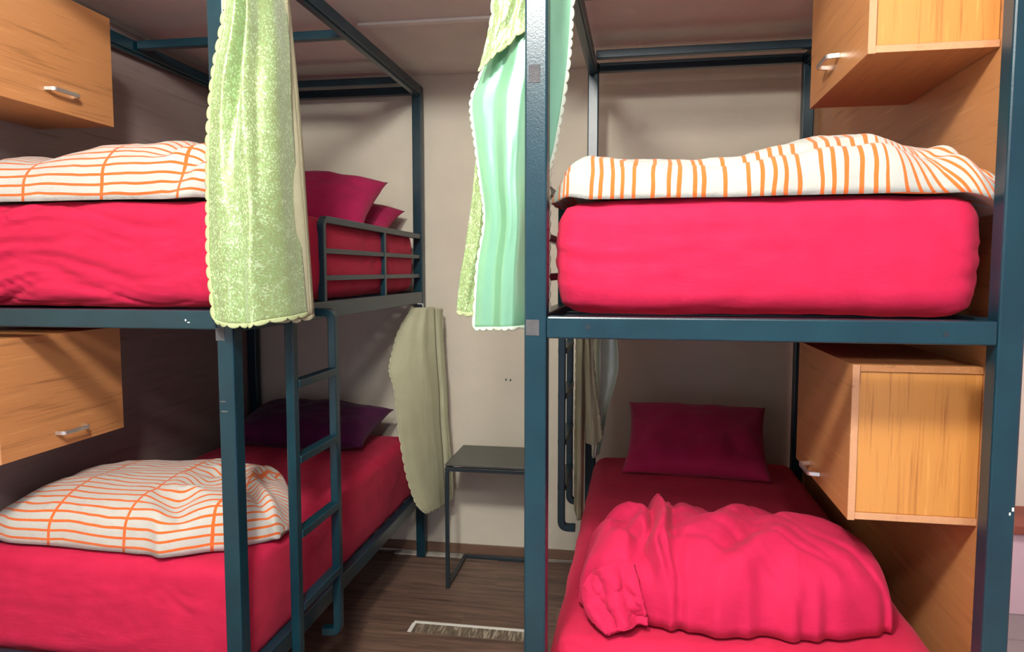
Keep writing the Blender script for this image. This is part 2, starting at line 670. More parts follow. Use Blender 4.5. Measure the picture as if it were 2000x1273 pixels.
# --- hanging cloth from control columns
def cloth(name, cols, mat, parent, nu, nv, wave=0.0, wfreq=3.0, seed=0.0, scal_l=0, scal_r=0, scal_b=0,
          trim=None, depth=0.012, thick=0.0015, rough=0.004, bottom=None, trim_name='scalloped_trim'):
    """cols: list of columns left->right, each a list of (x,y,z) from top to bottom (same count)."""
    C = np.array(cols, float)            # (ncol, nrow, 3)
    nc, nr = C.shape[:2]
    kc = np.linspace(0, 1, nc)
    kr = np.linspace(0, 1, nr)
    us = np.linspace(0, 1, nu)
    vs_ = np.linspace(0, 1, nv)
    # interpolate rows then columns
    A = np.zeros((nc, nv, 3))
    for i in range(nc):
        for k in range(3):
            A[i, :, k] = smooth_interp(vs_, kr, C[i, :, k])
    P = np.zeros((nu, nv, 3))
    for j in range(nv):
        for k in range(3):
            P[:, j, k] = smooth_interp(us, kc, A[:, j, k])
    # folds
    for i, u in enumerate(us):
        for j, v in enumerate(vs_):
            w = wave * math.sin(2 * math.pi * (wfreq * u + 0.5 * noise.noise(Vector((u * 2, v * 1.5, seed)))) + seed)
            w *= 0.35 + 0.65 * min(1, 4 * u, 4 * (1 - u) + 0.2)
            w += rough * fbm(Vector((u * 5 + seed, v * 4, seed * 1.7)), 3)
            P[i, j, 1] += w
            P[i, j, 0] += 0.35 * w * math.cos(9 * u + seed)
    dx = np.sqrt((np.diff(P[:, nv // 2], axis=0) ** 2).sum(-1))
    ul = np.concatenate([[0], np.cumsum(dx)])
    dz = np.sqrt((np.diff(P[nu // 2], axis=0) ** 2).sum(-1))
    vl = np.concatenate([[0], np.cumsum(dz)])
    UV = np.zeros((nu, nv, 2))
    UV[:, :, 0] = ul[:, None]
    UV[:, :, 1] = vl[None, :]
    o = link_mesh(name, grid_mesh(name, P, UV), mat, parent, None, True)
    sol = o.modifiers.new('thickness', 'SOLIDIFY')
    sol.thickness = thick
    sol.offset = 0
    # scalloped edging: a narrow ribbon that runs on from the sheet edge
    for flag, edge, inner, n in ((scal_l, P[0], P[1], nv), (scal_r, P[-1], P[-2], nv), (scal_b, P[:, -1], P[:, -2], nu)):
        if not flag:
            continue
        m = 24 * flag
        t = np.linspace(0, 1, m + 1)
        tt = np.linspace(0, 1, n)
        E = np.stack([np.interp(t, tt, edge[:, k]) for k in range(3)], -1)
        I = np.stack([np.interp(t, tt, inner[:, k]) for k in range(3)], -1)
        out = E - I
        out /= np.maximum(1e-6, np.linalg.norm(out, axis=-1, keepdims=True))
        sc_w = np.sqrt(np.maximum(0, 1 - (2 * ((t * flag) % 1.0) - 1) ** 2))
        rows = []
        for q, lift in ((-0.25, 0.0012), (0.0, 0.0018), (0.35, 0.0014), (0.7, 0.001), (1.0, 0.0)):
            reach = (q if q <= 0 else q * sc_w) * 1.0
            reach = reach * depth if np.isscalar(reach) else reach[:, None] * depth
            rows.append(E + out * reach + np.array((0, -lift, 0)))
        T = np.stack(rows, 1)
        t_o = link_mesh(trim_name, grid_mesh(trim_name, T, None), trim or mat, parent, None, True)
        s2 = t_o.modifiers.new('thickness', 'SOLIDIFY')
        s2.thickness = thick * 1.6
        s2.offset = 0
        t_o['label'] = 'pale scalloped edging'
    return o


# ================================================================== SETTING
def struct(o):
    o['kind'] = 'structure'
    return o


WY = 3.945          # back wall
CZ = 2.72           # ceiling
wb = struct(box('wall_back', (-2.6, 2.4, WY, WY + 0.1, 0, CZ + 0.1), WALL, None, 0))
struct(box('wall_left', (-2.6, -2.5, -0.6, WY, 0, 3.2), WALL, None, 0))
struct(box('wall_right', (2.4, 2.5, -0.6, WY + 0.1, 0, 3.2), PINKW, None, 0))
struct(box('ceiling', (-2.6, 2.5, 2.45, WY, CZ, CZ + 0.1), CEIL, None, 0))
struct(box('ceiling', (-2.6, 2.5, -1.4, 2.45, 3.12, 3.2), CEIL, None, 0))
struct(box('trim_2', (-2.6, 2.5, 2.45, 2.51, CZ + 0.1, 3.12), CEIL, None, 0))
fl = struct(box('floor', (-2.6, 2.5, -0.6, WY + 0.1, -0.08, -0.006), PLASTER, None, 0))
struct(box('baseboard_back', (-2.2, 0.82, WY - 0.014, WY, 0.012, 0.066), BASEB, None, 0.002))
struct(box('trim_1', (-1.19, -0.20, 3.075, 3.115, CZ - 0.012, CZ), WHITE, None, 0.003))
for (px_, pz_) in ((-0.68, 1.028), (-0.655, 1.026)):
    box('wall_chip', (px_ - 0.004, px_ + 0.004, WY - 0.001, WY + 0.005, pz_ - 0.006, pz_ + 0.006), PAD, wb, 0)

# vinyl planks laid across the aisle (left room) and corridor tiles (right)
row_d = 0.152
y = 0.35
k = 0
pl_me = None
while y < WY - 0.03:
    x = -2.5 + (k * 0.43) % 1.2 - 1.2
    while x < 0.86:
        x0, x1 = max(x, -2.5), min(x + 1.2, 0.86)
        if x1 - x0 > 0.05:
            y1 = min(y + row_d, WY - 0.025)
            bm = bmesh.new()
            add_box(bm, x0 + 0.0006, x1 - 0.0006, y + 0.0006, y1 - 0.0006, -0.006, 0.0, 0)
            me = bpy.data.meshes.new('plank')
            bm.to_mesh(me); bm.free()
            c = Vector(((x0 + x1) / 2, (y + y1) / 2, 0))
            me.transform(Matrix.Translation(-c))
            me.materials.append(PLANK)
            o = bpy.data.objects.new('plank', me)
            COL.objects.link(o)
            o.location = c
            o.parent = fl
        x += 1.2
    y += row_d
    k += 1
for i in range(3):
    for j in range(7):
        x0, y0 = 0.88 + i * 0.5, 0.4 + j * 0.5
        box('tile', (x0 + 0.003, min(x0 + 0.497, 2.39), y0 + 0.003, min(y0 + 0.497, WY), -0.006, 0.0), GREYTILE, fl, 0.001)
a = box('adhesive_patch', (-0.962, -0.36, 3.030, 3.112, 0.0003, 0.0022), ADHES, fl, 0)
a['label'] = 'bare strip with dried adhesive streaks where a plank is missing'
bm = bmesh.new()
add_box(bm, -0.975, -0.36, 3.112, 3.132, 0.0003, 0.004, 0.001)
add_box(bm, -0.980, -0.962, 3.030, 3.112, 0.0003, 0.004, 0.001)
a = from_bm('patch_edge', bm, WHITE, fl)
a['label'] = 'pale raised edge of the bare floor strip'
a = box('plaster_strip', (-1.33, -0.72, 3.885, WY - 0.015, 0.0004, 0.006), PLASTER, fl, 0.001)
a['label'] = 'crumbling pale strip along the skirting'

# corridor beyond the right bed
lw = thing('low_ledge', 'low pale pink ledge with red-brown rim beyond the right post', 'ledge', (2.05, 3.80, 0))
box('ledge_body', (1.60, 2.38, 3.66, WY, 0.0, 0.40), PINKW, lw, 0.004)
box('ledge_rim', (1.60, 2.38, 3.63, WY, 0.40, 0.445), BRICKRED, lw, 0.004)

# ================================================================== BUNK BEDS
PW = 0.052


def bunk(label, x0, x1, y0, y1, inner, loc, guard, rail_z):
    """inner = +1 when the aisle is on the +x side, -1 when on the -x side"""
    t = thing('bunk_bed', label, 'bunk bed', loc)
    B = 0.005
    TOP = 2.648
    DK = 0.001
    for px_ in (x0, x1 - PW):
        for py_ in (y0, y1 - PW):
            box('post', (px_, px_ + PW, py_, py_ + PW, 0.0, TOP), METAL, t, B)
    zr0, zr1 = rail_z
    xi0, xi1 = x0 + PW, x1 - PW
    # upper deck
    box('front_rail', (xi0, xi1, y0 + 0.001, y0 + 0.046, zr0, zr1), METAL, t, 0.004)
    box('back_rail', (xi0, xi1, y1 - 0.046, y1 - 0.001, zr0, zr1), METAL, t, 0.004)
    for xs_ in ((x0 + 0.002, x0 + 0.042), (x1 - 0.042, x1 - 0.002)):
        box('side_rail', (*xs_, y0 + PW, y1 - PW, zr0 - 0.008, zr1), METAL, t, 0.004)
    # lower deck
    box('front_rail', (xi0, xi1, y0 + 0.001, y0 + 0.046, 0.345, 0.405), METAL, t, 0.004)
    box('back_rail', (xi0, xi1, y1 - 0.046, y1 - 0.001, 0.345, 0.405), METAL, t, 0.004)
    for xs_ in ((x0 + 0.002, x0 + 0.042), (x1 - 0.042, x1 - 0.002)):
        box('side_rail', (*xs_, y0 + PW, y1 - PW, 0.338, 0.400), METAL, t, 0.004)
    for zz in (zr0 + 0.012, 0.347):
        for q in range(11):
            ys = y0 + 0.22 + q * (y1 - y0 - 0.44) / 10
            box('slat', (x0 + 0.042, x1 - 0.042, ys - 0.02, ys + 0.02, zz, zz + 0.020), METAL, t, 0.003)
    # canopy frame
    for xs_ in ((x0, x0 + 0.045), (x1 - 0.045, x1)):
        box('top_rail', (*xs_, y0 + PW, y1 - PW, 2.598, TOP), METAL, t, 0.004)
        box('top_rail_lip', ((xs_[0] + 0.010), (xs_[1] - 0.010), y0 + PW, y1 - PW, 2.588, 2.599), METAL, t, 0.002)
    box('top_rail', (xi0, xi1, y0, y0 + 0.045, 2.598, TOP), METAL, t, 0.004)
    box('top_rail', (xi0, xi1, y1 - 0.04, y1, 2.606, TOP), METAL, t, 0.004)
    for yc_ in (y1 - 0.235, y0 + 1.02):
        box('top_crossbar', (xi0, xi1, yc_ - 0.018, yc_ + 0.018, 2.61, 2.646), METAL, t, 0.003)
    # guard rail on the aisle side
    gx = (x1 - 0.020) if inner > 0 else (x0 + 0.020)
    g0, g1, gm, bent0 = guard
    w = 0.027
    zt, zm1, zm2 = zr1 + 0.312, zr1 + 0.192, zr1 + 0.088
    if bent0:
        path = fillet([(gx, g0, zr1 - 0.005), (gx, g0, zt), (gx, g1, zt - 0.008)], 0.035)
    else:
        path = fillet([(gx, g0, zr1 - 0.005), (gx, g0, zt), (gx, g1, zt), (gx, g1, zr1 - 0.005)], 0.035)
    g = sweep('guard_rail', path, w, w, (1, 0, 0), METAL, t)
    for zz in (zm1, zm2):
        box('guard_bar', (gx - 0.010, gx + 0.010, g0 + 0.008, g1 - 0.004, zz - 0.010, zz + 0.010), METAL, g, 0.002)
    for gy in gm:
        box('guard_upright', (gx - 0.012, gx + 0.012, gy - 0.012, gy + 0.012, zr1 - 0.003, zt - 0.010), METAL, g, 0.002)
    return t


def cyl_y(name, x, z, y0, y1, r, mat, parent, n=14):
    bm = bmesh.new()
    a = [bm.verts.new((x + r * math.cos(2 * math.pi * q / n), y0, z + r * math.sin(2 * math.pi * q / n))) for q in range(n)]
    b_ = [bm.verts.new((v.co.x, y1, v.co.z)) for v in a]
    for q in range(n):
        bm.faces.new((a[q], a[(q + 1) % n], b_[(q + 1) % n], b_[q]))
    bm.faces.new(a); bm.faces.new(b_[::-1])
    bmesh.ops.recalc_face_normals(bm, faces=bm.faces[:])
    return from_bm(name, bm, mat, parent)


# left bed: right plane x=-1.135, front y=1.92
LX0, LX1, LY0, LY1 = -2.20, -1.138, 1.92, 3.915
bedL = bunk('teal-grey steel bunk bed on the left, behind the sparkling green curtain', LX0, LX1, LY0, LY1, +1,
            (-1.67, 2.9, 0), (2.590, LY1 - PW, (3.28,), True), (1.468, 1.524))
# right bed: left plane x=-0.238, front y=1.64
RX0, RX1, RY0, RY1 = -0.240, 0.808, 1.64, 3.64
bedR = bunk('teal-grey steel bunk bed on the right, its front post in mid-picture', RX0, RX1, RY0, RY1, -1,
            (0.285, 2.6, 0), (1.838, 2.9, (2.27,), False), (1.484, 1.535))

p = box('pad', (-0.236, -0.205, 1.6385, 1.642, 1.490, 1.527), PAD, bedR, 0.001)
p = box('pad', (-0.230, -0.204, 1.6385, 1.642, 2.062, 2.102), PAD, bedR, 0.001)
p = box('pad', (-1.192, -1.164, 1.9185, 1.922, 1.436, 1.474), PAD, bedL, 0.001)
for (bx_, bz_) in ((-0.093, 1.512), (0.658, 1.507)):
    cyl_y('bolt_hole', bx_, bz_, 1.640, 1.645, 0.0062, BLACK, bedR)
cyl_y('bolt_hole', -1.309, 1.494, 1.920, 1.925, 0.006, BLACK, bedL)


def ladder(label, xl, xb, ya, yb_, ztop, zbot, rungs, rw=0.036, bolts=False):
    """xl: x of the rails, xb: x of the bed side the hooks reach"""
    t = thing('bunk_ladder', label, 'ladder', ((xl + xb) / 2, (ya + yb_) / 2, zbot))
    for yy in (ya, yb_):
        path = fillet([(xb, yy, ztop), (xl, yy, ztop), (xl, yy, zbot), (xb, yy, zbot)], 0.045)
        sweep('ladder_rail', path, 0.030, rw, (0, 1, 0), METAL, t)
    for z in rungs:
        box('rung', (xl - 0.019, xl + 0.019, ya + rw / 2 - 0.002, yb_ - rw / 2 + 0.002, z - 0.013, z + 0.013), METAL, t, 0.003)
    return t


ladL = ladder('steel ladder with four rungs hooked to the left bunk beside the aisle', -1.080, -1.141, 2.165, 2.50, 1.487, 0.268,
              (1.270, 1.018, 0.765, 0.515))
ladR = ladder('dark ladder partly hidden behind the middle post, beside the wall', -0.298, -0.238, 3.02, 3.38, 1.47, 0.535,
              (1.30, 1.105, 0.905, 0.705), 0.030)

# ================================================================== SIDE PANELS
pl = thing('wooden_side_panel', 'shade-tinted wooden side panel along the wall side of the left bunk', 'panel', (-2.225, 2.9, 0))
box('panel_board', (-2.235, -2.207, 1.86, 3.93, 0.0, 2.70), WOOD_SHADED, pl, 0.002)
pr = thing('wooden_side_panel', 'orange wooden side panel along the outer side of the right bunk', 'panel', (0.84, 2.7, 0))
box('panel_board', (0.826, 0.850, 1.73, 3.94, 0.0, 2.70), WOOD_Y, pr, 0.002)


# ================================================================== CABINETS
def handle(x, y0, y1, z, dirx, parent):
    path = fillet([(x, y0, z), (x + dirx * 0.030, y0 + 0.006, z), (x + dirx * 0.030, y1 - 0.006, z), (x, y1, z)], 0.012, 5)
    return sweep('handle', path, 0.007, 0.013, (0, 0, 1), STEEL, parent, 0.45)


def cabinet(label, xd, xw, y0, y1, z0, z1, hy, hz):
    """xd: plane of the door face, xw: wall side"""
    s = 1 if xd > xw else -1            # door looks towards +x or -x
    t = thing('wall_cabinet', label, 'cabinet', ((xd + xw) / 2, (y0 + y1) / 2, z0))
    T = 0.017
    xa, xb = sorted((xd - s * T, xw))

    def pan(name, b, m):
        return box(name, b, m, t, 0.0012)
    pan('bottom_panel', (xa, xb, y0 - 0.004, y1, z0, z0 + T), WOOD_Y)
    pan('top_panel', (xa, xb, y0 - 0.004, y1, z1 - T, z1), WOOD_Y)
    pan('end_panel', (xa, xb, y0, y0 + T, z0 + T, z1 - T), WOOD_Z)
    pan('back_panel', (xa, xb, y1 - T, y1, z0 + T, z1 - T), WOOD_Z)
    # pale edging strips on the front edges
    pan('edge_strip', (xa, xb, y0 - 0.0055, y0 - 0.0042, z0, z0 + T), WOOD_EDGE)
    da, db = sorted((xd, xd - s * T))
    d = pan('door', (da, db, y0 - 0.006, y1, z0 - 0.002, z1), WOOD_Y)
    e = box('door_edge', (da + 0.0005, db - 0.0005, y0 - 0.0078, y0 - 0.0062, z0 - 0.002, z1), WOOD_EDGE, d, 0)
    handle(xd, hy - 0.062, hy + 0.062, hz, s, d)
    return t


cabinet('wooden wall cabinet above the left upper mattress, metal handle at its lower edge', -1.895, -2.206, 1.90, 2.435, 2.172, 2.562, 2.18, 2.235)
cabinet('wooden wall cabinet above the left lower bed, crossed by a diagonal shadow', -1.895, -2.206, 1.885, 2.42, 1.047, 1.430, 2.155, 1.096)
cabR1 = cabinet('wooden wall cabinet above the striped duvet on the right upper bunk', 0.543, 0.825, 1.860, 2.44, 2.150, 2.545, 2.17, 2.218)
cabR2 = cabinet('yellow-orange wooden wall cabinet above the right lower bed, beside the right post', 0.534, 0.825, 1.855, 2.44, 1.030, 1.413, 2.19, 1.062)

# ================================================================== MATTRESSES
matLU = mattress('crimson-sheeted mattress on the left upper deck, front creased in long streaks',
                 (-2.13, -1.176, 1.985, 3.80, 1.527, 1.850), 3.1, r=0.055, streak=0.042, step=0.0105)
matLL = mattress('crimson-sheeted mattress on the left lower deck, behind the ladder',
                 (-2.13, -1.182, 1.985, 3.80, 0.372, 0.722), 8.4, r=0.048, streak=0.010, step=0.0125, dent=(-1.37, 0.60))
matRU = mattress('thick crimson-sheeted mattress on the right upper deck, smooth front',
                 (-0.168, 0.752, 1.712, 3.56, 1.536, 1.806), 5.7, r=0.055, gather=0.005, streak=0.010, bulge=0.010, step=0.0125)
matRL = mattress('crimson-sheeted mattress on the right lower deck, under the rolled red duvet',
                 (-0.184, 0.752, 1.702, 3.56, 0.374, 0.722), 1.3, r=0.060, gather=0.012, streak=0.006, bulge=0.010, step=0.0125)

# ================================================================== PILLOWS
pillow('large crimson pillow propped upright on the left upper mattress', (-1.60, 3.42, 1.995), (0.72, 0.40, 0.20),
       (math.radians(42), math.radians(6), 0.0), WINE, 1.0, name='pillow')
pillow('dark red pillow behind the large one, only its pointed corner showing', (-1.58, 3.68, 1.93), (0.70, 0.34, 0.15),
       (math.radians(30), math.radians(8), 0.0), WINE, 2.0)
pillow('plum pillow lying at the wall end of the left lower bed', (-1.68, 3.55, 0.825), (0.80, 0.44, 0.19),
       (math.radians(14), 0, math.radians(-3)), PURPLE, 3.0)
pilR = pillow('dark red pillow leaning on the wall end of the right lower bed', (0.285, 3.36, 0.865), (0.64, 0.46, 0.17),
              (math.radians(33), 0, math.radians(-4)), WINE, 4.0)


# ================================================================== DUVETS
def fold_ru(x, a, y, z, h):
    s = math.sin(a)
    f = 0.010 * fbm(Vector((x * 7, y * 4, 1.3)), 2) + 0.007 * noise.noise(Vector((x * 5 + y * 14, y * 10, 9))) + 0.006 * (0.5 - abs(noise.noise(Vector((x * 16 + 6 * y, y * 9, 2.2)))))
    # horizontal crease where the cloth rolls over the front
    f -= 0.012 * math.exp(-((a - 0.75 - 0.2 * noise.noise(Vector((x * 4, 0, 3)))) / 0.12) ** 2)
    f += 0.010 * math.sin(55 * (x + 0.4 * y) + 4 * noise.noise(Vector((x * 5, y * 5, 0)))) * max(0, min(1, (x - 0.45) / 0.2))
    return f * min(1.0, h / 0.07)


ru = [(-0.200, 1.80, 1.90, 1.806, 0.012), (-0.184, 1.765, 1.98, 1.806, 0.040), (-0.150, 1.730, 2.10, 1.815, 0.085),
      (-0.09, 1.715, 2.18, 1.807, 0.118), (0.00, 1.712, 2.20, 1.807, 0.118), (0.10, 1.710, 2.22, 1.807, 0.105),
      (0.24, 1.710, 2.24, 1.807, 0.120), (0.33, 1.710, 2.26, 1.808, 0.140), (0.44, 1.712, 2.28, 1.809, 0.158),
      (0.54, 1.715, 2.28, 1.809, 0.160), (0.63, 1.712, 2.26, 1.807, 0.138), (0.70, 1.705, 2.22, 1.808, 0.105),
      (0.76, 1.700, 2.16, 1.790, 0.078), (0.800, 1.700, 2.02, 1.765, 0.055), (0.816, 1.715, 1.92, 1.765, 0.012)]
duvRU = tag(loft('duvet', ru, STR_A, 300, 90, fold_ru, None, (0.3, 1.95, 1.81), shear=(0.55, 0.12, 0.9)),
            'white duvet with upright orange stripes, crumpled on the right upper mattress', 'duvet')


def fold_lu(x, a, y, z, h):
    f = 0.016 * fbm(Vector((x * 4, y * 4, 4.3)), 2) + 0.008 * (0.4 - abs(noise.noise(Vector((x * 8 + 3 * y, y * 12, 6.1)))))
    g = max(0, min(1, (x + 1.55) / 0.2))
    f += g * 0.018 * math.sin(38 * (y * 0.6 + z * 0.8 - 0.5 * x) + 3 * noise.noise(Vector((x * 6, y * 6, 2))))
    f -= 0.014 * math.exp(-((x + 1.40) / 0.02) ** 2) * math.sin(a)
    return f * min(1.0, h / 0.07)


lu = [(-2.14, 2.03, 2.50, 1.857, 0.10), (-2.02, 2.00, 2.58, 1.857, 0.170), (-1.90, 1.995, 2.60, 1.857, 0.162), (-1.78, 1.992, 2.60, 1.857, 0.175),
      (-1.66, 1.990, 2.60, 1.857, 0.195), (-1.50, 1.990, 2.60, 1.857, 0.203), (-1.38, 1.995, 2.58, 1.857, 0.185),
      (-1.29, 2.00, 2.52, 1.860, 0.155), (-1.22, 2.02, 2.42, 1.856, 0.10), (-1.185, 2.08, 2.30, 1.850, 0.03)]
duvLU = tag(loft('duvet', lu, STR_B, 220, 90, fold_lu, None, (-1.7, 2.3, 1.86)),
            'white duvet with orange stripes on the left upper mattress, under the cabinet', 'duvet')


def fold_ll(x, a, y, z, h):
    f = 0.012 * fbm(Vector((x * 4, y * 4, 7.7)), 2) + 0.008 * (0.4 - abs(noise.noise(Vector((x * 8 + 3 * y, y * 12, 1.1)))))
    g = max(0, min(1, (x + 1.62) / 0.15))
    f += g * 0.020 * math.sin(34 * (0.8 * y + 0.55 * x) + 4 * noise.noise(Vector((x * 7, y * 7, 5))))
    return f * min(1.0, h / 0.07)


ll = [(-2.14, 2.06, 2.56, 0.735, 0.09), (-2.02, 2.03, 2.62, 0.736, 0.150), (-1.90, 2.025, 2.64, 0.737, 0.165), (-1.76, 2.02, 2.64, 0.737, 0.178),
      (-1.60, 2.015, 2.64, 0.737, 0.175), (-1.48, 2.00, 2.62, 0.737, 0.168), (-1.40, 2.005, 2.60, 0.736, 0.165), (-1.33, 2.05, 2.56, 0.735, 0.160),
      (-1.26, 2.12, 2.50, 0.733, 0.140), (-1.20, 2.18, 2.44, 0.728, 0.10), (-1.172, 2.24, 2.36, 0.724, 0.03)]
duvLL = tag(loft('duvet', ll, STR_B, 220, 90, fold_ll, None, (-1.7, 2.3, 0.735)),
            'white duvet with orange stripes on the left lower bed, behind the left post', 'duvet')


def fold_rl(x, a, y, z, h):
    s = math.sin(a)
    f = 0.009 * fbm(Vector((x * 5, y * 5, 2.7)), 3) + 0.010 * (0.4 - abs(noise.noise(Vector((x * 11 - 7 * y, y * 6 + 3 * x, 6.1))))) - 0.006 * max(0, 0.2 - abs(noise.noise(Vector((x * 6 + 9 * y, x * 4, 3.4))))) / 0.2
    # long diagonal pulls across the middle
    t = (x - 0.15) + 0.9 * (y - 1.8)
    f += 0.016 * math.exp(-((x - 0.30) / 0.16) ** 2) * math.sin(30 * (x - 0.8 * (y - 1.8)) + 2 * noise.noise(Vector((x * 5, y * 5, 8))))
    # bunched ridge near the left
    f += 0.024 * s * math.exp(-((x - 0.085 - 0.012 * math.sin(5 * a)) / 0.013) ** 2) + 0.012 * s * math.exp(-((x - 0.108 - 0.01 * math.sin(4 * a)) / 0.008) ** 2)
    f -= 0.024 * s * math.exp(-((x - 0.055 - 0.012 * math.sin(5 * a)) / 0.012) ** 2)
    f -= 0.018 * s * math.exp(-((x - 0.125) / 0.018) ** 2)
    g = max(0, min(1, (0.08 - x) / 0.08))
    f += g * 0.022 * math.sin(45 * (x + 0.4 * y) + 5 * noise.noise(Vector((x * 8, y * 8, 1)))) * s
    f += 0.010 * math.sin(70 * x + 5 * noise.noise(Vector((x * 9, 0, 4)))) * max(0, 1 - a / 0.7)
    return f * min(1.0, h / 0.08)


rl = [(-0.130, 1.90, 2.12, 0.735, 0.05), (-0.105, 1.86, 2.22, 0.735, 0.105), (-0.06, 1.84, 2.26, 0.735, 0.158), (0.00, 1.83, 2.27, 0.736, 0.190),
      (0.05, 1.815, 2.27, 0.737, 0.205), (0.09, 1.79, 2.27, 0.737, 0.214), (0.15, 1.785, 2.27, 0.737, 0.214), (0.25, 1.78, 2.27, 0.738, 0.215),
      (0.38, 1.778, 2.27, 0.738, 0.214), (0.48, 1.805, 2.26, 0.738, 0.207), (0.56, 1.835, 2.25, 0.737, 0.192), (0.61, 1.855, 2.23, 0.736, 0.172),
      (0.645, 1.868, 2.21, 0.735, 0.145), (0.660, 1.885, 2.18, 0.735, 0.115), (0.668, 1.94, 2.12, 0.735, 0.05)]
duvRL = tag(loft('duvet', rl, RED2, 260, 90, fold_rl, None, (0.3, 2.0, 0.735), (0.72, 0.60)),
            'rolled crimson duvet lying across the right lower bed', 'duvet')
# folded corner flap spilling off its left front
fc = [[(-0.118, 1.86, 0.80), (-0.110, 1.82, 0.775), (-0.085, 1.775, 0.752), (-0.045, 1.730, 0.742)],
      [(-0.090, 1.85, 0.845), (-0.075, 1.800, 0.805), (-0.050, 1.765, 0.770), (-0.035, 1.728, 0.744)],
      [(-0.040, 1.85, 0.875), (-0.025, 1.80, 0.830), (-0.005, 1.775, 0.785), (0.005, 1.752, 0.750)],
      [(0.020, 1.85, 0.880), (0.035, 1.81, 0.835), (0.048, 1.79, 0.785), (0.055, 1.780, 0.750)]]
cf = cloth('folded_corner', fc, RED2, duvRL, 40, 40, 0.010, 2.2, 3.0, thick=0.012, rough=0.012)

# ================================================================== SIDE TABLE
tb = thing('side_table', 'small dark square side table standing against the wall between the beds', 'table', (-0.69, 3.69, 0))
TX0, TX1, TY0, TY1, TZ = -0.920, -0.475, 3.490, 3.905, 0.655
box('tabletop', (TX0, TX1, TY0, TY1, TZ - 0.008, TZ), TABLETOP, tb, 0.002)
q = 0.020
for yy in (TY0, TY1 - q):
    box('top_frame_bar', (TX0, TX1, yy, yy + q, TZ - 0.036, TZ - 0.016), BLACK, tb, 0.002)
for xx in (TX0, TX1 - q):
    box('top_frame_bar', (xx, xx + q, TY0 + q, TY1 - q, TZ - 0.036, TZ - 0.016), BLACK, tb, 0.002)
    box('leg', (xx, xx + q, TY0, TY0 + q, 0.0, TZ - 0.036), BLACK, tb, 0.002)
    box('foot_bar', (xx, xx + q, TY0 + q, TY1, 0.0, q), BLACK, tb, 0.002)
    for yy in (TY0 + 0.02, TY1 - 0.02):
        box('spacer', (xx + 0.004, xx + q - 0.004, yy - 0.008, yy + 0.008, TZ - 0.017, TZ - 0.007), BLACK, tb, 0)
box('foot_bar', (TX0 + q, TX1 - q, TY1 - q, TY1, 0.0, q), BLACK, tb, 0.002)

# ================================================================== CURTAINS
# 1. front left: foil-flecked curtain bunched round the left front post
c1 = thing('bed_curtain', 'sparkling green curtain with scalloped edges hanging over the left front post', 'curtain', (-1.08, 1.9, 1.47))
yf = 1.872
cols = [
    [(-1.070, yf, 2.60), (-1.105, yf, 2.36), (-1.150, yf, 2.15), (-1.172, yf, 1.93), (-1.178, yf, 1.72), (-1.166, yf, 1.500)],
    [(-1.062, yf - .01, 2.60), (-1.080, yf, 2.36), (-1.115, yf - .01, 2.15), (-1.135, yf - .01, 1.93), (-1.142, yf - .01, 1.72), (-1.135, yf - .01, 1.492)],
    [(-1.050, yf + .07, 2.60), (-1.058, yf + .065, 2.36), (-1.085, yf + .045, 2.15), (-1.095, yf + .015, 1.93), (-1.095, yf, 1.72), (-1.088, yf, 1.488)],
    [(-1.035, yf - .015, 2.60), (-1.035, yf - .02, 2.36), (-1.050, yf - .02, 2.15), (-1.055, yf - .015, 1.93), (-1.055, yf - .012, 1.72), (-1.050, yf - .01, 1.490)],
    [(-1.030, yf + .03, 2.60), (-1.025, yf + .03, 2.36), (-1.025, yf + .02, 2.15), (-1.025, yf + .03, 1.93), (-1.020, yf + .03, 1.72), (-1.010, yf + .03, 1.500)],
    [(-1.015, yf + .09, 2.60), (-1.000, yf + .09, 2.36), (-0.990, yf + .07, 2.15), (-0.990, yf + .08, 1.93), (-0.985, yf + .09, 1.72), (-0.975, yf + .10, 1.506)],
    [(-1.025, yf + .16, 2.60), (-1.000, yf + .16, 2.36), (-0.985, yf + .14, 2.15), (-0.985, yf + .16, 1.93), (-0.978, yf + .17, 1.72), (-0.968, yf + .18, 1.512)],
]
o = cloth('flecked_panel', cols, SEQ, c1, 80, 120, 0.009, 2.2, 1.0, scal_l=29, scal_b=9, trim=TRIM_L, depth=0.011)
o['label'] = 'sparkling green face with metallic flecks'
cols = [
    [(-1.06, yf + .07, 2.60), (-1.05, yf + .07, 2.36), (-1.05, yf + .06, 2.0), (-1.05, yf + .05, 1.502)],
    [(-1.015, yf + .13, 2.60), (-1.005, yf + .13, 2.36), (-0.995, yf + .12, 2.0), (-0.98, yf + .13, 1.494)],
    [(-1.030, yf + .20, 2.60), (-1.010, yf + .20, 2.36), (-0.985, yf + .20, 2.0), (-0.97, yf + .21, 1.500)],
    [(-1.060, yf + .27, 2.60), (-1.055, yf + .27, 2.36), (-1.022, yf + .27, 2.0), (-0.985, yf + .27, 1.506)],
]
o = cloth('cloth_back_layer', cols, BEIGE, c1, 46, 70, 0.010, 3.5, 2.0, scal_b=8, trim=BEIGE, depth=0.010)
o['label'] = 'plain pale sage reverse side'

